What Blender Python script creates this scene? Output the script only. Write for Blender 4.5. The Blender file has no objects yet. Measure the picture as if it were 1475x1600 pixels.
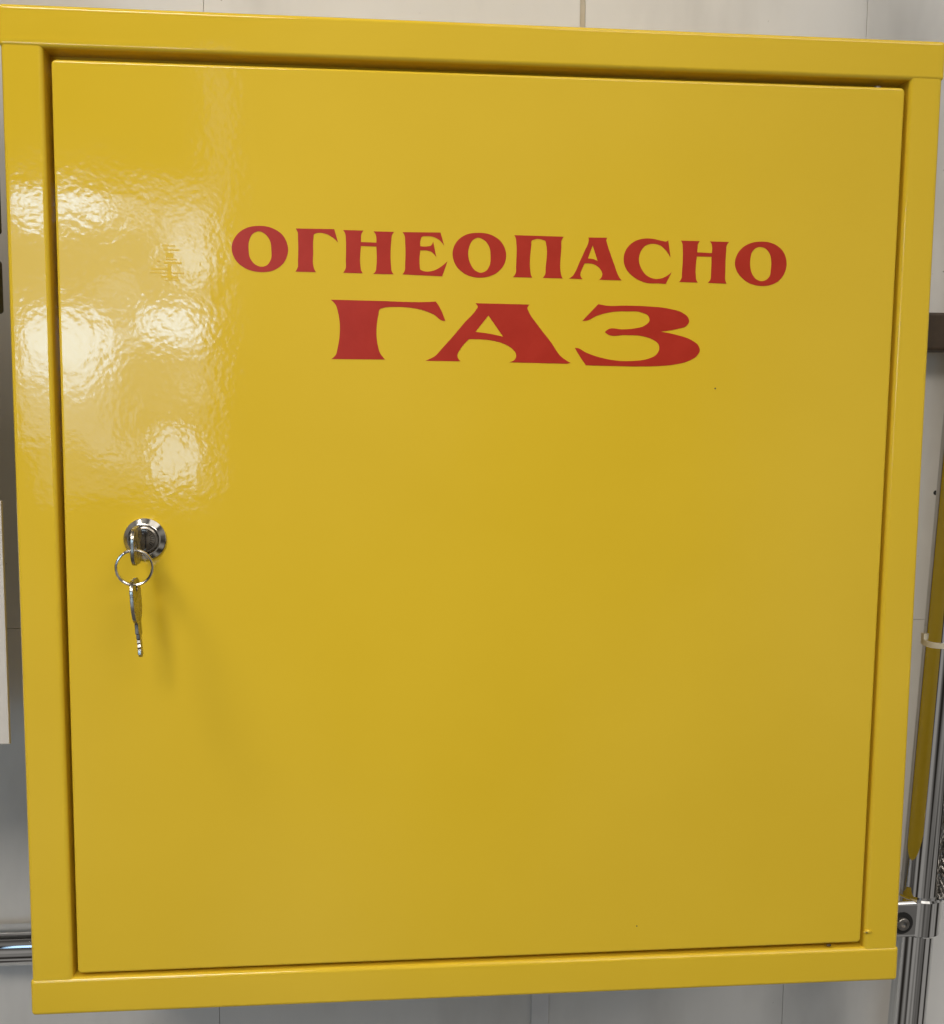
import bpy, bmesh, math, random
from mathutils import Vector, Matrix

random.seed(4)
scene = bpy.context.scene
C = scene.collection

# ------------------------------------------------------------------ camera
FPX = 1750.0                                   # focal length in photo pixels (1475 x 1600)
ROWS = ((0.995606, -0.093163, 0.009473), (-0.000533, -0.106807, -0.99428), (0.093642, 0.989906, -0.106387))
CAM = Vector((-0.05864, -0.54971, 0.06958))
rx, ry, rz = (Vector(r) for r in ROWS)
cam_data = bpy.data.cameras.new("camera")
cam_data.sensor_fit = 'VERTICAL'
cam_data.sensor_height = 24.0
cam_data.lens = FPX / 1600.0 * 24.0
cam_data.clip_start = 0.01
cam_data.clip_end = 50.0
cam = bpy.data.objects.new("camera", cam_data)
C.objects.link(cam)
cam.matrix_world = Matrix.Translation(CAM) @ Matrix((rx, -ry, -rz)).transposed().to_4x4()
scene.camera = cam


def at(x, y, Y):
    """photo pixel -> point on the plane at depth Y"""
    d = rx * (x - 737.5) + ry * (y - 800.0) + rz * FPX
    return CAM + d * ((Y - CAM.y) / d.y)


# ------------------------------------------------------------------ light
world = bpy.data.worlds.new("World")
scene.world = world
world.use_nodes = True
bg = world.node_tree.nodes["Background"]
bg.inputs[1].default_value = 1.0
# the dim room around: soft light and dark shapes, the same all round
wn_, wl_ = world.node_tree.nodes, world.node_tree.links
w_tc = wn_.new('ShaderNodeTexCoord')
w_mp = wn_.new('ShaderNodeMapping')
w_mp.inputs['Scale'].default_value = (2.0, 2.0, 1.2)
w_no = wn_.new('ShaderNodeTexNoise')
w_no.inputs['Scale'].default_value = 1.6
w_no.inputs['Detail'].default_value = 0.5
w_ra = wn_.new('ShaderNodeValToRGB')
w_ra.color_ramp.elements[0].position = 0.39
w_ra.color_ramp.elements[0].color = (0.022, 0.019, 0.016, 1)
w_ra.color_ramp.elements[1].position = 0.63
w_ra.color_ramp.elements[1].color = (0.30, 0.285, 0.265, 1)
wl_.new(w_tc.outputs['Generated'], w_mp.inputs[0])
wl_.new(w_mp.outputs[0], w_no.inputs['Vector'])
wl_.new(w_no.outputs[0], w_ra.inputs[0])
wl_.new(w_ra.outputs[0], bg.inputs[0])


def area(name, loc, target, sx, sy, radiance, col=(1, 1, 1), shape='RECTANGLE', spread=180):
    l = bpy.data.lights.new(name, 'AREA')
    l.shape = shape
    l.size, l.size_y = sx, sy
    a = sx * sy * (math.pi / 4 if shape in ('ELLIPSE', 'DISK') else 1)
    l.energy = radiance * math.pi * a
    l.color = col
    l.spread = math.radians(spread)
    o = bpy.data.objects.new(name, l)
    C.objects.link(o)
    o.location = loc
    o.rotation_euler = (Vector(target) - Vector(loc)).to_track_quat('-Z', 'Y').to_euler()
    return o


WARM = (1.0, 0.94, 0.86)
area("ceiling_lamp", (1.3, -3.0, 1.95), (0, 0, 0), 1.6, 0.6, 7, WARM)
area("ambient_fill", (1.2, -1.5, 2.4), (1.2, -1.5, 0), 2.0, 2.4, 1.15, WARM)  # added overhead fill for soft ambient light, not a fixture of the room
area("ceiling_lamp", (-1.2, -0.8, 2.0), (0, 0, 0), 0.5, 0.5, 19, WARM)
area("door_fill", (-0.45, -1.3, 1.06), (-0.07, 0, -0.05), 0.5, 0.5, 1.22, WARM, spread=44)  # added fill, narrow beam brightening the door from the left

# the panes of a daylit window across the room, behind the photographer
WIN_Y = -2.4


def pane(x0, y0, x1, y1, radiance, shape='RECTANGLE', col=(0.47, 0.71, 1.0)):
    """lamp seen mirrored in the door between these photo pixels"""
    cm = Vector((CAM.x, -CAM.y, CAM.z))
    def hit(x, y):
        p = at(x, y, 0.0)
        d = p - cm
        return cm + d * ((WIN_Y - cm.y) / d.y)
    a, b = hit(x0, y0), hit(x1, y1)
    c = (a + b) / 2
    return area("window_light", c, c + Vector((0, 1, 0)), abs(b.x - a.x), abs(b.z - a.z), radiance * 1.5, col, shape)


pane(8, 306, 165, 340, 14)
pane(120, 312, 196, 346, 6, 'ELLIPSE')
pane(198, 318, 232, 338, 7, 'ELLIPSE')
pane(248, 330, 328, 372, 4.5)
pane(262, 372, 330, 440, 7, 'ELLIPSE')
pane(140, 425, 222, 470, 3, 'ELLIPSE')
pane(212, 476, 320, 530, 11, 'ELLIPSE')
pane(270, 505, 328, 560, 5, 'ELLIPSE')
pane(10, 484, 176, 566, 10, 'ELLIPSE')
pane(60, 520, 168, 612, 8, 'ELLIPSE')
pane(12, 540, 72, 598, 7, 'ELLIPSE')
pane(150, 500, 236, 545, 4, 'ELLIPSE')
pane(330, 90, 357, 330, 0.9)
pane(20, 600, 190, 690, 2.4)
pane(236, 668, 306, 760, 6.5, 'ELLIPSE')
pane(135, 690, 215, 722, 3, 'ELLIPSE')
pane(280, 590, 312, 612, 4, 'ELLIPSE')
pane(-60, 285, 342, 640, 1.3)
pane(60, 600, 334, 772, 0.8)

scene.view_settings.view_transform = 'Standard'
scene.view_settings.look = 'None'
scene.view_settings.exposure = 0.0
scene.view_settings.gamma = 1.0


# ------------------------------------------------------------------ materials
def new_mat(name):
    m = bpy.data.materials.new(name)
    m.use_nodes = True
    nt = m.node_tree
    return m, nt, nt.nodes, nt.links, nt.nodes["Principled BSDF"]


def tex(nodes, links, kind, scale, coord='Object', **kw):
    tc = nodes.new('ShaderNodeTexCoord')
    t = nodes.new(kind)
    t.inputs['Scale'].default_value = scale
    for k, v in kw.items():
        t.inputs[k].default_value = v
    links.new(tc.outputs[coord], t.inputs['Vector'])
    return t


def ramp(nodes, links, src, stops):
    r = nodes.new('ShaderNodeValToRGB')
    els = r.color_ramp.elements
    while len(els) < len(stops):
        els.new(0.5)
    for e, (p, c) in zip(els, stops):
        e.position = p
        e.color = (*c, 1)
    links.new(src, r.inputs[0])
    return r


def bump(nodes, links, src, bsdf, strength, dist, prev=None):
    b = nodes.new('ShaderNodeBump')
    b.inputs['Strength'].default_value = strength
    b.inputs['Distance'].default_value = dist
    links.new(src, b.inputs['Height'])
    if prev is not None:
        links.new(prev.outputs[0], b.inputs['Normal'])
    links.new(b.outputs[0], bsdf.inputs['Normal'])
    return b


def mat_powder():
    m, nt, n, l, b = new_mat("yellow_powder_coat")
    big = tex(n, l, 'ShaderNodeTexNoise', 9.0, Detail=3.0)
    r = ramp(n, l, big.outputs[0], [(0.3, (0.755, 0.503, 0.027)), (0.7, (0.785, 0.528, 0.032))])
    l.new(r.outputs[0], b.inputs['Base Color'])
    rr = ramp(n, l, big.outputs[0], [(0.25, (0.055, 0.055, 0.055)), (0.75, (0.085, 0.085, 0.085))])
    l.new(rr.outputs[0], b.inputs['Roughness'])
    b.inputs['IOR'].default_value = 1.5
    wave = tex(n, l, 'ShaderNodeTexNoise', 45.0, Detail=1.0)
    peel = tex(n, l, 'ShaderNodeTexNoise', 330.0, Detail=1.5, Roughness=0.45)
    b1 = bump(n, l, wave.outputs[0], b, 1.0, 0.00011)
    bump(n, l, peel.outputs[0], b, 1.0, 0.00004, b1)
    return m


def mat_vinyl():
    m, nt, n, l, b = new_mat("red_vinyl")
    t = tex(n, l, 'ShaderNodeTexNoise', 70.0, Detail=4.0)
    r = ramp(n, l, t.outputs[0], [(0.35, (0.42, 0.022, 0.007)), (0.65, (0.46, 0.027, 0.010))])
    l.new(r.outputs[0], b.inputs['Base Color'])
    b.inputs['Roughness'].default_value = 0.36
    b.inputs['IOR'].default_value = 1.38
    peel = tex(n, l, 'ShaderNodeTexNoise', 420.0, Detail=2.0)
    bump(n, l, peel.outputs[0], b, 0.6, 0.0001)
    return m


def mat_metal(name, col, rough, scratch=0.0, dark=None):
    m, nt, n, l, b = new_mat(name)
    b.inputs['Metallic'].default_value = 1.0
    t = tex(n, l, 'ShaderNodeTexNoise', 180.0, Detail=5.0)
    r = ramp(n, l, t.outputs[0], [(0.3, dark or tuple(c * 0.85 for c in col)), (0.65, col)])
    l.new(r.outputs[0], b.inputs['Base Color'])
    rr = ramp(n, l, t.outputs[0], [(0.3, (rough * 0.7,) * 3), (0.7, (rough * 1.4,) * 3)])
    l.new(rr.outputs[0], b.inputs['Roughness'])
    if scratch:
        bump(n, l, t.outputs[0], b, 0.6, scratch)
    return m


def mat_plain(name, c0, c1, rough, scale=40.0, relief=0.0):
    m, nt, n, l, b = new_mat(name)
    t = tex(n, l, 'ShaderNodeTexNoise', scale, Detail=4.0)
    r = ramp(n, l, t.outputs[0], [(0.3, c0), (0.7, c1)])
    l.new(r.outputs[0], b.inputs['Base Color'])
    b.inputs['Roughness'].default_value = rough
    if relief:
        bump(n, l, t.outputs[0], b, 0.7, relief)
    return m


def mat_wall():
    m, nt, n, l, b = new_mat("pale_marbled_panel")
    tc = n.new('ShaderNodeTexCoord')
    mp = n.new('ShaderNodeMapping')
    mp.inputs['Scale'].default_value = (9.0, 9.0, 3.2)
    l.new(tc.outputs['Object'], mp.inputs[0])
    t = n.new('ShaderNodeTexNoise')
    t.inputs['Scale'].default_value = 1.0
    t.inputs['Detail'].default_value = 5.0
    t.inputs['Roughness'].default_value = 0.6
    l.new(mp.outputs[0], t.inputs['Vector'])
    r = ramp(n, l, t.outputs[0], [(0.28, (0.58, 0.555, 0.515)), (0.5, (0.73, 0.705, 0.66)), (0.75, (0.77, 0.745, 0.705))])
    sp = tex(n, l, 'ShaderNodeTexNoise', 230.0, Detail=2.0)
    sr = ramp(n, l, sp.outputs[0], [(0.20, (0.45, 0.42, 0.38)), (0.27, (1, 1, 1))])
    mx = n.new('ShaderNodeMix')
    mx.data_type = 'RGBA'
    mx.blend_type = 'MULTIPLY'
    mx.inputs[0].default_value = 1.0
    l.new(r.outputs[0], mx.inputs[6])
    l.new(sr.outputs[0], mx.inputs[7])
    l.new(mx.outputs[2], b.inputs['Base Color'])
    b.inputs['Roughness'].default_value = 0.38
    bump(n, l, sp.outputs[0], b, 0.3, 0.00015)
    return m


M = dict(
    yellow=mat_powder(), red=mat_vinyl(),
    chrome=mat_metal("chrome", (0.74, 0.74, 0.74), 0.04, 0.0, (0.72, 0.72, 0.72)),
    nickel=mat_metal("nickel", (0.72, 0.69, 0.63), 0.14, 0.00004),
    plug=mat_metal("worn_plug_metal", (0.40, 0.37, 0.32), 0.28, 0.0003, (0.15, 0.13, 0.11)),
    keymetal=mat_metal("worn_key_metal", (0.48, 0.45, 0.40), 0.26, 0.00012, (0.24, 0.22, 0.18)),
    steel=mat_metal("weathered_braid", (0.42, 0.40, 0.37), 0.36, 0.0002, (0.24, 0.22, 0.20)),
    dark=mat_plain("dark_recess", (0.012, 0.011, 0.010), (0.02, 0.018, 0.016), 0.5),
    black=mat_plain("black_plastic", (0.012, 0.012, 0.013), (0.02, 0.02, 0.021), 0.45, 300.0, 0.0001),
    white=mat_plain("white_plastic", (0.66, 0.63, 0.59), (0.70, 0.67, 0.63), 0.42, 60.0),
    tie=mat_plain("cream_nylon", (0.62, 0.56, 0.42), (0.68, 0.62, 0.48), 0.4, 200.0),
    wood=mat_plain("dark_brown_wood", (0.045, 0.028, 0.016), (0.085, 0.055, 0.032), 0.5, 60.0, 0.0003),
    grout=mat_plain("beige_grout", (0.52, 0.45, 0.33), (0.58, 0.51, 0.40), 0.7, 90.0),
    joint=mat_plain("white_joint_profile", (0.64, 0.62, 0.60), (0.69, 0.67, 0.65), 0.35, 90.0),
    base=mat_plain("wall_base", (0.42, 0.40, 0.36), (0.47, 0.45, 0.41), 0.9, 20.0),
    chip=mat_plain("dark_chip", (0.05, 0.035, 0.015), (0.09, 0.06, 0.02), 0.6, 600.0),
    matte=mat_plain("dull_scuffed_paint", (0.75, 0.49, 0.027), (0.785, 0.517, 0.032), 0.6, 300.0),
    wall=mat_wall(),
)


# ------------------------------------------------------------------ mesh helpers
def link(name, me, mat, parent=None, smooth=True):
    o = bpy.data.objects.new(name, me)
    C.objects.link(o)
    if mat is not None and not me.materials:
        me.materials.append(mat)
    if smooth:
        for p in me.polygons:
            p.use_smooth = True
        me.set_sharp_from_angle(angle=math.radians(35))
        wn = o.modifiers.new('weighted_normal', 'WEIGHTED_NORMAL')
        wn.weight = 80
        wn.keep_sharp = True
    if parent is not None:
        o.parent = parent
        o.matrix_parent_inverse = parent.matrix_world.inverted()
    return o


def obj(name, bm, mat, parent=None, smooth=True):
    bmesh.ops.recalc_face_normals(bm, faces=bm.faces)
    me = bpy.data.meshes.new(name)
    bm.to_mesh(me)
    bm.free()
    return link(name, me, mat, parent, smooth)


def tag(o, label, cat, group=None):
    o['label'] = label
    o['category'] = cat
    if group:
        o['group'] = group
    return o


def empty(name, loc, label, cat, group=None):
    o = bpy.data.objects.new(name, None)
    C.objects.link(o)
    o.location = loc
    o.empty_display_size = 0.02
    bpy.context.view_layer.update()
    return tag(o, label, cat, group)


def box_bm(x0, x1, y0, y1, z0, z1):
    bm = bmesh.new()
    bmesh.ops.create_cube(bm, size=1.0)
    for v in bm.verts:
        v.co = Vector((x0 if v.co.x < 0 else x1, y0 if v.co.y < 0 else y1, z0 if v.co.z < 0 else z1))
    return bm


def bevel(bm, test, w, seg=4):
    es = [e for e in bm.edges if test(e)]
    bmesh.ops.bevel(bm, geom=es, offset=w, segments=seg, profile=0.5, affect='EDGES')


def lathe_bm(prof, origin, axis, seg=48):
    """prof: list of (radius, height along axis)"""
    bm = bmesh.new()
    axis = Vector(axis).normalized()
    u = axis.orthogonal().normalized()
    w = axis.cross(u)
    rings = []
    for r, h in prof:
        c = Vector(origin) + axis * h
        if r < 1e-7:
            rings.append([bm.verts.new(c)])
        else:
            rings.append([bm.verts.new(c + (u * math.cos(a) + w * math.sin(a)) * r)
                          for a in (2 * math.pi * i / seg for i in range(seg))])
    for a, b in zip(rings, rings[1:]):
        for i in range(seg):
            j = (i + 1) % seg
            if len(a) == 1 and len(b) > 1:
                bm.faces.new((a[0], b[i], b[j]))
            elif len(b) == 1 and len(a) > 1:
                bm.faces.new((a[i], a[j], b[0]))
            elif len(a) > 1:
                bm.faces.new((a[i], a[j], b[j], b[i]))
    return bm


def tube_bm(pts, rad, seg=12, closed=False, bm=None):
    bm = bm or bmesh.new()
    pts = [Vector(p) for p in pts]
    n = len(pts)
    prev = None
    rings = []
    for i, p in enumerate(pts):
        a = pts[(i - 1) % n] if (closed or i > 0) else p
        b = pts[(i + 1) % n] if (closed or i < n - 1) else p
        t = (b - a).normalized()
        u = t.orthogonal().normalized() if prev is None else (prev - t * prev.dot(t)).normalized()
        prev = u
        w = t.cross(u)
        r = rad(i / (n - 1)) if callable(rad) else rad
        rings.append([bm.verts.new(p + (u * math.cos(k) + w * math.sin(k)) * r)
                      for k in (2 * math.pi * q / seg for q in range(seg))])
    m = n if closed else n - 1
    for i in range(m):
        A, B = rings[i], rings[(i + 1) % n]
        for q in range(seg):
            bm.faces.new((A[q], A[(q + 1) % seg], B[(q + 1) % seg], B[q]))
    if not closed:
        bm.faces.new(rings[0][::-1])
        bm.faces.new(rings[-1])
    return bm


def spline(pts, n=7):
    """closed outline: (x, y) runs smooth, (x, y, 1) is a corner"""
    out = []
    N = len(pts)
    P = [Vector(p[:2]) for p in pts]
    cor = [len(p) > 2 for p in pts]
    for i in range(N):
        j = (i + 1) % N
        p1, p2 = P[i], P[j]
        L = (p2 - p1).length
        def tan(k, a, b):
            d1, d2 = (P[k] - P[a]), (P[b] - P[k])
            l1, l2 = max(d1.length, 1e-9), max(d2.length, 1e-9)
            t = (d1 / l1 * l2 + d2 / l2 * l1) / (l1 + l2)
            return t
        if cor[i] and cor[j]:
            out.append(p1)
            continue
        t1 = None if cor[i] else tan(i, (i - 1) % N, j)
        t2 = None if cor[j] else tan(j, i, (j + 1) % N)
        ch = (p2 - p1) / max(L, 1e-9)
        if t1 is None:
            t1 = (2 * ch - t2) if t2 is not None else ch
            t1 = ch * 0.6 + t1 * 0.4
        if t2 is None:
            t2 = ch * 0.6 + (2 * ch - t1) * 0.4
        for k in range(n):
            s = k / n
            h1 = 2 * s**3 - 3 * s**2 + 1
            h2 = s**3 - 2 * s**2 + s
            h3 = -2 * s**3 + 3 * s**2
            h4 = s**3 - s**2
            out.append(p1 * h1 + t1 * L * h2 + p2 * h3 + t2 * L * h4)
    return out


def plate_mesh(name, loops, thick, bev=0.0):
    """filled outlines (holes included) in the local XY plane, centred in Z"""
    cu = bpy.data.curves.new(name, 'CURVE')
    cu.dimensions = '2D'
    cu.fill_mode = 'BOTH'
    cu.extrude = thick / 2 - bev
    cu.bevel_depth = bev
    cu.bevel_resolution = 1
    for lp in loops:
        s = cu.splines.new('POLY')
        s.points.add(len(lp) - 1)
        for pt, c in zip(s.points, lp):
            pt.co = (c[0], c[1], 0, 1)
        s.use_cyclic_u = True
    tmp = bpy.data.objects.new(name, cu)
    C.objects.link(tmp)
    bpy.context.view_layer.update()
    me = bpy.data.meshes.new_from_object(tmp.evaluated_get(bpy.context.evaluated_depsgraph_get()))
    bpy.data.objects.remove(tmp)
    bpy.data.curves.remove(cu)
    me.name = name
    return me


# ------------------------------------------------------------------ the wall
WALL_Y = 0.20
DEPTH = 0.17                                    # cabinet depth
bm = box_bm(-0.75, 0.85, WALL_Y + 0.008, WALL_Y + 0.05, -0.85, 0.85)
wall = obj("wall", bm, M['base'], None, False)
wall['kind'] = 'structure'

ZJ = at(1435, 968, WALL_Y).z                    # level joint, mostly hidden by the cabinet
top_x = [-0.62, at(318, 0, WALL_Y).x, at(911, 0, WALL_Y).x, at(1356, 0, WALL_Y).x, 0.72]
bot_x = [-0.62, at(343, 1585, WALL_Y).x, at(843, 1590, WALL_Y).x, at(1222, 1590, WALL_Y).x, 0.72]


def panel(x0, x1, z0, z1, g0, g1):
    b = box_bm(x0 + g0, x1 - g1, WALL_Y, WALL_Y + 0.009, z0, z1)
    bevel(b, lambda e: all(v.co.y < WALL_Y + 0.001 for v in e.verts), 0.00025, 2)
    o = obj("panel", b, M['wall'], wall)
    return o


H = 0.00012
gt = [(H, H), (H, 0.0018), (0.0018, H), (H, H)]
gb = [(H, H), (H, 0.002), (0.002, H), (H, H)]
for i in range(4):
    panel(top_x[i], top_x[i + 1], ZJ + H, 0.80, *gt[i])
    panel(bot_x[i], bot_x[i + 1], -0.80, ZJ - H, *gb[i])
obj("joint_strip", box_bm(top_x[2] - 0.0017, top_x[2] + 0.0017, WALL_Y + 0.0012, WALL_Y + 0.009, ZJ + H, 0.8), M['grout'], wall)
b = box_bm(at(829, 1590, WALL_Y).x, at(857, 1590, WALL_Y).x, WALL_Y - 0.0025, WALL_Y + 0.007, -0.80, ZJ - 0.002)
bevel(b, lambda e: all(v.co.y < WALL_Y for v in e.verts), 0.001, 3)
obj("joint_strip", b, M['joint'], wall)
nh = at(1462, 770, WALL_Y)
obj("nail_hole", lathe_bm([(0, -0.0004), (0.0016, -0.0003), (0.0019, 0.0004)], (nh.x, WALL_Y, nh.z), (0, 1, 0), 14), M['dark'], wall)

# ------------------------------------------------------------------ the cabinet
XO, ZO = 0.2264, 0.2440                          # outer half sizes of the front frame
XL, XR = -0.2068, 0.2083                        # where the flat of the stiles ends
ZT, ZB = 0.2271, -0.2269                        # where the flat of the rails ends
R = 0.0021
FD = 0.022
cab = empty("gas_cabinet", (0, DEPTH / 2, -ZO), "yellow steel gas cabinet with red lettering on its door", "cabinet")

b = box_bm(-XO + 0.0012, XO - 0.0012, 0.0145, DEPTH, -ZO + 0.0006, ZO - 0.0006)
bevel(b, lambda e: True, 0.0012, 3)
obj("body", b, M['yellow'], cab)


def rail(z0, z1):
    bb = box_bm(-XO, XO, 0, FD, z0, z1)
    bevel(bb, lambda e: True, R, 5)
    return obj("frame_rail", bb, M['yellow'], cab)


rail(ZT - R, ZO)
rail(-ZO, ZB + R)


def quad_bm(tl, tr, br, bl, y0, y1):
    bm = box_bm(0, 1, y0, y1, 0, 1)
    for v in bm.verts:
        q = (tr if v.co.z > 0.5 else br) if v.co.x > 0.5 else (tl if v.co.z > 0.5 else bl)
        v.co.x, v.co.z = q
    return bm


def stile(xt0, xt1, xb0, xb1):
    z0, z1 = ZB + 0.0003, ZT - 0.0003
    y0 = 0.0004
    bb = quad_bm((xt0, z1), (xt1, z1), (xb1, z0), (xb0, z0), y0, FD - 0.001)
    bevel(bb, lambda e: all(abs(v.co.y - y0) < 1e-6 for v in e.verts) and abs(e.verts[0].co.z - e.verts[1].co.z) > 0.1, R, 5)
    bevel(bb, lambda e: abs(e.verts[0].co.z - e.verts[1].co.z) < 1e-6 and max(v.co.y for v in e.verts) < 0.004
          and (e.verts[0].co.z > z1 - 1e-5 or e.verts[0].co.z < z0 + 1e-5), 0.0005, 2)
    return obj("frame_stile", bb, M['yellow'], cab)


stile(-XO + 0.0008, at(58, 66, 0).x + R, -XO + 0.0008, at(107, 1538, 0).x + R)
stile(at(1430, 118, 0).x - R, XO - 0.0008, at(1356, 1485, 0).x - R, XO - 0.0008)

DY = 0.0008                                     # door front just behind the frame front
c = [at(79, 92, DY), at(1415, 137, DY), at(1345, 1473, DY), at(121, 1522, DY)]
dz1 = (c[0].z + c[1].z) / 2
b = quad_bm(*[(p.x, p.z) for p in c], DY, DY + 0.0085)
bevel(b, lambda e: abs(e.verts[0].co.x - e.verts[1].co.x) < 1e-6 and abs(e.verts[0].co.z - e.verts[1].co.z) < 1e-6, 0.0022, 4)
bevel(b, lambda e: all(abs(v.co.y - DY) < 1e-6 for v in e.verts), 0.0014, 4)
door = obj("door", b, M['yellow'], cab)

# --- lettering: outlines traced on enlargements of the photograph (origin, pixels per unit, outlines)
G = []
K1 = (345, 335, 300 / 1475)
K2 = (620, 345, 300 / 1475)
K3 = (860, 350, 200 / 1475)
K4 = (1040, 355, 210 / 1475)
K5 = (505, 455, 210 / 1475)
K6 = (650, 460, 260 / 1475)
K7 = (880, 460, 230 / 1475)
G.append((K1, [[(290, 88), (400, 107), (480, 165), (517, 265), (485, 370), (410, 428), (300, 443), (190, 415), (110, 345), (84, 245), (120, 160), (195, 105)],
               [(290, 130), (350, 160), (382, 215), (388, 270), (385, 345), (355, 390), (318, 402), (265, 385), (225, 335), (213, 265), (218, 200), (245, 150)]]))
G.append((K1, [[(575, 108, 1), (872, 113, 1), (900, 215, 1), (860, 178), (800, 148), (745, 142), (718, 152), (712, 185), (710, 300), (710, 390), (718, 420), (732, 444, 1), (573, 440, 1), (590, 410), (593, 350), (593, 180), (590, 135)]]))
G.append((K1, [[(940, 120, 1), (1097, 124, 1), (1080, 150), (1077, 190), (1077, 212, 1), (1195, 217, 1), (1195, 185), (1188, 150), (1173, 130, 1), (1332, 134, 1), (1315, 160), (1310, 200), (1308, 400), (1312, 435), (1328, 460, 1), (1172, 457, 1), (1190, 435), (1195, 400), (1195, 247, 1), (1077, 243, 1), (1073, 400), (1077, 425), (1090, 452, 1), (941, 449, 1), (957, 420), (960, 350), (960, 190), (956, 150)]]))
G.append((K2, [[(44, 87, 1), (336, 90, 1), (364, 192, 1), (335, 155), (290, 127), (230, 118), (192, 125), (182, 150), (180, 195, 1), (230, 197), (262, 190), (280, 160, 1), (303, 280, 1), (275, 245), (240, 230), (180, 228, 1), (176, 340), (182, 375), (210, 387), (265, 387), (320, 365), (390, 310, 1), (348, 427, 1), (44, 412, 1), (60, 385), (64, 330), (64, 160), (60, 115)]]))
G.append((K2, [[(625, 92), (725, 108), (800, 160), (840, 255), (825, 335), (760, 405), (640, 437), (530, 412), (455, 345), (428, 255), (450, 175), (520, 112)],
               [(622, 130), (675, 152), (712, 205), (720, 265), (712, 345), (685, 385), (645, 399), (600, 380), (563, 325), (548, 255), (560, 190), (585, 148)]]))
G.append((K2, [[(902, 110, 1), (1282, 122, 1), (1266, 150), (1264, 200), (1258, 390), (1262, 415), (1274, 443, 1), (1122, 439, 1), (1140, 410), (1143, 370), (1147, 180), (1140, 155), (1125, 148), (1055, 144), (1038, 152), (1033, 190), (1026, 390), (1030, 415), (1040, 437, 1), (893, 433, 1), (912, 405), (916, 350), (918, 170), (914, 135)]]))
G.append((K3, [[(437, 155, 1), (655, 158, 1), (645, 180), (655, 230), (690, 340), (740, 480), (780, 590), (800, 625), (820, 650, 1), (562, 643, 1), (590, 610), (598, 580), (580, 530), (530, 480), (460, 455), (395, 455, 1), (360, 530), (345, 590), (352, 612), (370, 636, 1), (212, 629, 1), (255, 600), (290, 545), (340, 430), (400, 300), (440, 200), (442, 178)],
               [(487, 247, 1), (545, 428, 1), (495, 405), (432, 397, 1)]]))
G.append((K3, [[(1358, 187, 1), (1383, 385, 1), (1335, 310), (1270, 250), (1190, 228), (1105, 245), (1045, 310), (1020, 410), (1045, 510), (1105, 590), (1190, 630), (1260, 630), (1330, 605), (1397, 555, 1), (1328, 692, 1), (1240, 685), (1110, 680), (980, 625), (880, 530), (850, 460), (848, 360), (875, 290), (970, 200), (1080, 168), (1180, 170), (1290, 195), (1340, 200)]]))
G.append((K4, [[(168, 147, 1), (375, 152, 1), (355, 185), (350, 230), (347, 276, 1), (508, 283, 1), (511, 220), (505, 185), (486, 156, 1), (697, 162, 1), (670, 200), (664, 260), (655, 500), (655, 580), (668, 621, 1), (464, 611, 1), (492, 575), (498, 510), (504, 325, 1), (342, 321, 1), (330, 530), (335, 575), (354, 608, 1), (147, 602, 1), (173, 565), (179, 500), (188, 230), (185, 180)]]))
G.append((K4, [[(1045, 158), (1150, 170), (1240, 215), (1300, 285), (1327, 390), (1310, 490), (1240, 590), (1150, 635), (1040, 645), (930, 620), (840, 560), (780, 480), (760, 390), (785, 300), (860, 212), (950, 170)],
               [(1040, 217), (1100, 238), (1145, 300), (1160, 380), (1155, 460), (1140, 540), (1100, 580), (1055, 592), (1000, 575), (950, 515), (928, 430), (930, 350), (950, 270), (1000, 225)]]))
G.append((K5, [[(83, 93, 1), (600, 106), (1110, 119), (1180, 117), (1235, 113, 1), (1265, 155), (1340, 325, 1), (1315, 325), (1215, 258), (1080, 205), (940, 180), (790, 173), (660, 183), (620, 200), (607, 250), (605, 620), (620, 670), (680, 750, 1), (88, 745, 1), (140, 695), (155, 640), (155, 200), (140, 155)]]))
G.append((K6, [[(527, 78, 1), (1007, 90, 1), (987, 118), (1000, 155), (1085, 280), (1200, 430), (1290, 555), (1370, 607, 1), (1340, 615, 1), (826, 602, 1), (872, 580), (888, 550), (880, 515), (850, 480), (770, 435), (690, 412), (600, 400), (470, 397, 1), (390, 490), (367, 540), (372, 565), (395, 593, 1), (83, 588, 1), (170, 545), (230, 480), (330, 370), (430, 250), (530, 140), (547, 110)],
               [(642, 187, 1), (772, 375, 1), (650, 348), (527, 332, 1)]]))
G.append((K7, [[(352, 97, 1), (440, 113), (620, 112), (850, 120), (1060, 143), (1190, 182), (1250, 230), (1262, 270), (1235, 315), (1150, 345), (980, 373, 1), (1140, 407), (1280, 455), (1355, 515), (1368, 560), (1340, 615), (1260, 665), (1100, 705), (950, 718), (750, 722), (480, 717), (228, 711, 1), (185, 650), (115, 535, 1), (140, 537), (230, 583), (390, 637), (560, 665), (720, 665), (850, 645), (930, 605), (962, 550), (955, 500), (900, 455), (790, 418), (620, 408), (450, 402), (420, 378), (445, 353), (600, 350), (720, 340), (820, 310), (865, 260), (855, 220), (780, 180), (640, 170), (480, 178), (330, 218), (240, 262), (190, 267, 1)]]))
for (ox, oy, k), loops in G:
    L3 = []
    for lp in loops:
        pts = []
        for q in spline(lp):
            w = at(ox + q.x * k, oy + q.y * k, DY)
            pts.append((w.x, w.z))
        L3.append(pts)
    cx = sum(p[0] for p in L3[0]) / len(L3[0])
    cz = sum(p[1] for p in L3[0]) / len(L3[0])
    me = plate_mesh("letter", [[(p[0] - cx, p[1] - cz) for p in lp] for lp in L3], 0.00026)
    o = link("letter", me, M['red'], None, False)
    o.matrix_world = Matrix.Translation((cx, DY, cz)) @ Matrix.Rotation(math.radians(90), 4, 'X')
    o.parent = door
    o.matrix_parent_inverse = door.matrix_world.inverted()

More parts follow.
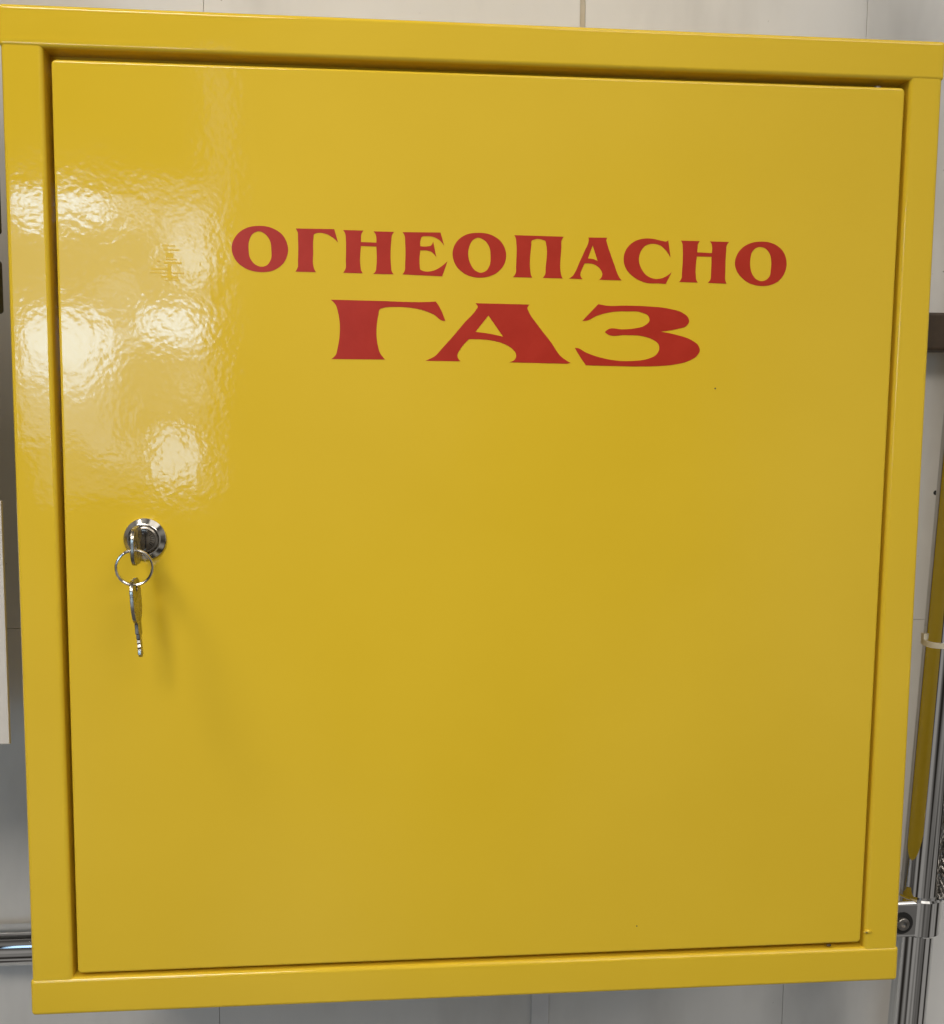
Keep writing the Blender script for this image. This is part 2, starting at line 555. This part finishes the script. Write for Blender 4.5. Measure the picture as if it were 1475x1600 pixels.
# --- small marks and fittings of the cabinet
def dab(name, x, y, rad, h, mat, parent, Y, flat=1.0):
    p = at(x, y, Y)
    bb = lathe_bm([(rad, 0.0003), (rad * 0.9, -h * 0.5), (rad * 0.5, -h * 0.9), (0, -h)], (0, 0, 0), (0, 1, 0), 12)
    for v in bb.verts:
        v.co.x *= 1 + 0.25 * math.sin(v.co.z * 9000)
        v.co.z *= flat
        v.co += Vector((p.x, Y, p.z))
    return obj(name, bb, mat, parent)


dab("paint_speck", 1117.5, 607, 0.00045, 0.0002, M['chip'], door, DY)
dab("paint_speck", 995, 1447, 0.0004, 0.0002, M['chip'], door, DY)
bb = bmesh.new()
for n_, (x0, y0, x1, y1) in enumerate(((253, 383, 274, 385.5), (255, 389, 279, 392), (259, 395, 271, 403), (236, 419, 262, 422), (258, 404, 276, 407), (234, 425, 288, 428),
                         (256, 409, 284, 413), (252, 431, 278, 435), (258, 437, 281, 439), (262, 413.5, 268, 437), (244, 407, 250, 409))):
    a_, b_ = at(x0, y0, DY), at(x1, y1, DY)
    q = box_bm(a_.x, b_.x, DY - 0.00002 - 0.000005 * n_, DY + 0.0002 + 0.00002 * n_, b_.z, a_.z)
    t_ = bpy.data.meshes.new("t")
    q.to_mesh(t_)
    q.free()
    bb.from_mesh(t_)
obj("scuff_mark", bb, M['matte'], door, False)
dab("weld_bead", 1356, 1455.5, 0.0022, 0.0009, M['yellow'], cab, 0.0003, 0.55)
dab("weld_bead", 1353.5, 1456, 0.0008, 0.0012, M['chip'], cab, 0.0003, 0.5)
dab("paint_chip", 1295, 1477, 0.0014, 0.0006, M['chip'], cab, 0.001, 0.45)
hp = at(1367, 131, 0.008)
obj("hinge_pin", lathe_bm([(0, 0.0022), (0.0014, 0.0020), (0.0021, 0.0012), (0.0021, -0.004)], (hp.x, 0.0052, dz1), (0, 0, 1), 20), M['steel'], cab)

# --- cam lock
lk = at(227, 842, DY)
Ax = (0, -1, 0)
prof = [(0.0100, -0.002), (0.0102, 0.0006), (0.0101, 0.0013), (0.0096, 0.0018), (0.0080, 0.0031), (0.0077, 0.0034),
        (0.0073, 0.0035), (0.0070, 0.0032), (0.0068, 0.0025), (0.0068, 0.0006)]
lock = obj("lock", lathe_bm(prof, lk, Ax, 64), M['nickel'], cab)
pl = lathe_bm([(0.0067, -0.001), (0.0067, 0.0026), (0.0062, 0.0031), (0.0054, 0.0033), (0.0050, 0.0029), (0, 0.0029)], lk, Ax, 48)
obj("plug", pl, M['plug'], lock)
bb = box_bm(lk.x - 0.0009, lk.x + 0.0009, lk.y - 0.0034, lk.y - 0.0015, lk.z - 0.0042, lk.z + 0.0042)
obj("keyway", bb, M['dark'], lock, False)
bb = bmesh.new()
for n_ in range(6):
    a_ = math.radians(-38 + 15 * n_)
    for rr, ln in ((0.0040, 0.0007), (0.0032, 0.0003)):
        t = Vector((math.cos(a_), 0, math.sin(a_)))
        w_ = Vector((-t.z, 0, t.x)) * 0.00016
        c_ = lk + Vector((0, -0.0030, 0)) + t * rr
        vs = [bb.verts.new(c_ + t * (sx * ln) + w_ * sy) for sx, sy in ((-1, -1), (1, -1), (1, 1), (-1, 1))]
        bb.faces.new(vs)
obj("stamp", bb, M['dark'], lock, False)

# ------------------------------------------------------------------ keys
def key_mesh():
    """plate key: bow centred on the origin, blade towards -Y"""
    bow = [(0, 0.0098), (0.0050, 0.0094), (0.0080, 0.0066), (0.0086, 0.0020), (0.0084, -0.0035), (0.0066, -0.0078), (0.0042, -0.0100),
           (0.0036, -0.0108, 1), (0.0036, -0.0150, 1), (0.0021, -0.0156, 1),
           (0.0021, -0.0178, 1), (0.0016, -0.0184, 1), (0.0020, -0.0196, 1), (0.0013, -0.0206, 1), (0.0019, -0.0217, 1), (0.0014, -0.0228, 1),
           (0.0018, -0.0239, 1), (0.0019, -0.0252, 1), (0.0006, -0.0264, 1),
           (-0.0012, -0.0262, 1), (-0.0019, -0.0250, 1), (-0.0019, -0.0170, 1), (-0.0036, -0.0164, 1), (-0.0036, -0.0108, 1),
           (-0.0042, -0.0100), (-0.0066, -0.0078), (-0.0084, -0.0035), (-0.0086, 0.0020), (-0.0080, 0.0066), (-0.0050, 0.0094)]
    hole = [(0.0021 * math.cos(a), 0.0058 + 0.0021 * math.sin(a)) for a in (2 * math.pi * i / 20 for i in range(20))]
    return plate_mesh("key", [[tuple(p) for p in spline(bow, 5)], hole], 0.0017, 0.0003)


KM = key_mesh()


def place(o, org, X, Y):
    X = Vector(X).normalized()
    Y = Vector(Y).normalized()
    Z = X.cross(Y)
    o.matrix_world = Matrix.Translation(org) @ Matrix((X, Y, Z)).transposed().to_4x4()


# key standing in the lock: blade into the door, bow edge-on, hole at its outer end
k1 = link("key", KM, M['keymetal'])
bow1 = Vector((lk.x - 0.0001, lk.y - 0.0205, lk.z - 0.0004))
place(k1, bow1, (0, 0, -1), (0, -1, 0))
tag(k1, "small metal key standing in the lock, its bow edge-on", "key")

RR, RW = 0.0081, 0.00066
h1 = bow1 + Vector((0, -0.0058, 0))
rc = h1 + Vector((0, 0, -0.0021 + RW - RR))
pts = []
NT = 120
yaw = math.radians(7)
for i in range(NT + 1):
    a = math.pi / 2 + 4 * math.pi * i / NT + 0.6
    off = (i / NT - 0.5) * 2.1 * RW
    q = Vector((RR * math.cos(a), off, RR * math.sin(a)))
    pts.append(rc + Matrix.Rotation(yaw, 3, 'Z') @ q)
ring = obj("key_ring", tube_bm(pts, RW, 10), M['nickel'])
tag(ring, "thin round split ring hanging from the key in the lock", "key ring")

k2 = link("key", KM, M['keymetal'])
h2 = rc + Vector((0, 0, -RR - 0.0021 + RW))
up = Vector((-0.062, 0.0, 1)).normalized()
place(k2, h2 - up * 0.0058, (0, -1, 0), up)
tag(k2, "small spare metal key dangling from the split ring", "key")

# ------------------------------------------------------------------ chrome rack behind the cabinet
RY = 0.1835
PR = 0.0114
PY = 0.11
rack = empty("chrome_rack", (0.28, PY, -0.60), "chrome tube rack with a post and a level rail behind the cabinet", "rack")


pa = at(1390, 1600, PY)
pb = at(1436, 1100, PY)
pdir = (pb - pa).normalized()
side = Vector((pdir.z, 0, -pdir.x))
p0 = pa + side * PR
bot = p0 + pdir * ((-0.60 - p0.z) / pdir.z)
top = p0 + pdir * ((0.60 - p0.z) / pdir.z)
obj("post", tube_bm([bot, top], PR, 48), M['chrome'], rack)
rl = (at(25, 1443, RY) + at(25, 1508, RY)) / 2
zc = (at(1430, 1407, PY - PR).z + at(1430, 1465, PY - PR).z) / 2
pcl = p0 + pdir * ((zc - p0.z) / pdir.z)
obj("rail", tube_bm([Vector((-0.62, RY, rl.z)), Vector((pcl.x + 0.012, RY, rl.z))], 0.0131, 48), M['chrome'], rack)
# clamp: sleeve on the post, an ear with its bolt, an arm back to the rail
hh = (at(1430, 1407, PY - PR).z - at(1430, 1465, PY - PR).z) / 2
sl = [(PR - 0.001, -hh), (PR + 0.0020, -hh), (PR + 0.0030, -hh + 0.0012), (PR + 0.0030, hh - 0.0012), (PR + 0.0020, hh), (PR - 0.001, hh)]
clamp = obj("clamp", lathe_bm(sl, pcl, pdir, 48), M['chrome'], rack)
ey = PY - PR - 0.0012
bb = box_bm(pcl.x - 0.030, pcl.x - 0.003, ey, PY + 0.004, pcl.z - hh + 0.0004, pcl.z + hh - 0.0004)
bevel(bb, lambda e: True, 0.0024, 4)
obj("ear", bb, M['chrome'], clamp)
bb = box_bm(pcl.x - 0.008, pcl.x + 0.008, PY + 0.008, RY - 0.004, rl.z - 0.010, pcl.z + hh - 0.003)
bevel(bb, lambda e: True, 0.002, 3)
obj("arm", bb, M['chrome'], clamp)
bo = at(1409, 1442, ey)
obj("bolt", lathe_bm([(0.0040, -0.001), (0.0040, 0.0024), (0.0035, 0.0029), (0.0020, 0.0029), (0.0019, 0.0010), (0, 0.0009)],
                     (bo.x, ey, bo.z), (0, -1, 0), 24), M['steel'], clamp)
obj("bolt_recess", lathe_bm([(0.0072, -0.0008), (0.0072, 0.0004), (0.0036, 0.0005)], (bo.x, ey, bo.z), (0, -1, 0), 32), M['dark'], clamp)  # dark disc, its colour stands in for the shade in the bolt recess

# cable tie round the post
tz = at(1450, 1004, PY - PR)
tc_ = p0 + pdir * ((tz.z - 0.001 - p0.z) / pdir.z)
bb = bmesh.new()
N = 48
rings = []
for i in range(N):
    a = 2 * math.pi * i / N
    lift = -0.0022 * math.cos(a - math.radians(205))
    d = side * math.cos(a) + Vector((0, 1, 0)) * math.sin(a)
    cc = tc_ + pdir * lift
    rings.append([bb.verts.new(cc + d * r + pdir * h) for r, h in ((PR - 0.0002, -0.0017), (PR + 0.0011, -0.0017), (PR + 0.0011, 0.0017), (PR - 0.0002, 0.0017))])
for i in range(N):
    A, B = rings[i], rings[(i + 1) % N]
    for q in range(4):
        bb.faces.new((A[q], A[(q + 1) % 4], B[(q + 1) % 4], B[q]))
hd = tc_ - side * (PR + 0.0012) + pdir * 0.0020
hb = box_bm(-0.0006, 0.0014, -0.0018, 0.0018, -0.0019, 0.0019)
for v in hb.verts:
    v.co += hd
tmp = bpy.data.meshes.new("tmp")
hb.to_mesh(tmp)
hb.free()
bb.from_mesh(tmp)
tie = obj("cable_tie", bb, M['tie'])
tag(tie, "cream nylon cable tie drawn round the chrome post", "cable tie")

# braided hose beside the post
HRAD = 0.0062
hbase = pcl + pdir * (hh - 0.002) + side * (PR + HRAD - 0.0006) + Vector((0, -0.004, 0))
hp_ = [hbase + pdir * (0.62 * i / 150) for i in range(151)]
bb = tube_bm(hp_, HRAD * 0.86, 20)
for s_ in (1, -1):
    for k in range(7):
        hel = []
        for i in range(0, 420):
            z = 0.62 * i / 419
            a = s_ * (z / 0.034 * 2 * math.pi) + k * math.pi * 2 / 7
            hel.append(hbase + pdir * z + (side * math.cos(a) + Vector((0, 1, 0)) * math.sin(a)) * HRAD * 0.9)
        tube_bm(hel, 0.0006, 5, bm=bb)
hose = obj("braided_hose", bb, M['steel'])
tag(hose, "braided metal hose running up beside the chrome post", "hose")

# ------------------------------------------------------------------ things on the wall beside the cabinet
b0, b1 = at(1462, 488, DEPTH), at(1462, 548, DEPTH)
bb = box_bm(0.05, 0.62, DEPTH - 0.0002, WALL_Y + 0.0005, b1.z, b0.z)
bevel(bb, lambda e: True, 0.0022, 3)
batten = obj("wooden_batten", bb, M['wood'])
tag(batten, "dark brown wooden batten fixed level to the pale wall", "batten")

WY = 0.05
px0 = at(-5, 800, WY).x
unit = empty("shade_panel", (px0 - 0.15, WALL_Y, -0.2), "added black panel shading the wall, with two rounded clips on its edge", "panel")
bb = box_bm(px0 - 0.30, px0, WY, WY + 0.004, at(8, 1150, WY).z, 0.33)  # added plate, mostly out of view, keeps lamp light off the wall strip
bevel(bb, lambda e: True, 0.001, 2)
obj("plate", bb, M['black'], unit)
for sx in (0.14, 0.27):
    for zz in (0.28, -0.10):
        obj("standoff", tube_bm([(px0 - sx, WY + 0.003, zz), (px0 - sx, WALL_Y + 0.0005, zz)], 0.006, 16), M['steel'], unit)
for (x0, y0, x1, y1) in ((1, 272, 4.5, 368), (4.5, 408, 7.5, 491)):
    a, b2 = at(x0, y0, WY + 0.007), at(x1, y1, WY + 0.007)
    xe = (a.x + b2.x) / 2
    bb = box_bm(xe - 0.022, xe, WY - 0.003, WY + 0.007, b2.z, a.z)
    bevel(bb, lambda e: True, 0.0018, 4)
    obj("clip", bb, M['black'], unit)
w0, w1 = at(3.5, 783, WY - 0.002), at(13, 1163, WY - 0.002)
wx = (w0.x + w1.x) / 2
bb = box_bm(wx - 0.12, wx, WY - 0.002, WY + 0.0002, w1.z, w0.z)
bevel(bb, lambda e: all(v.co.y < WY - 0.001 for v in e.verts), 0.0004, 2)
sheet = obj("white_sheet", bb, M['white'])
tag(sheet, "stiff white sheet fixed on the added black panel beside the cabinet", "sheet")
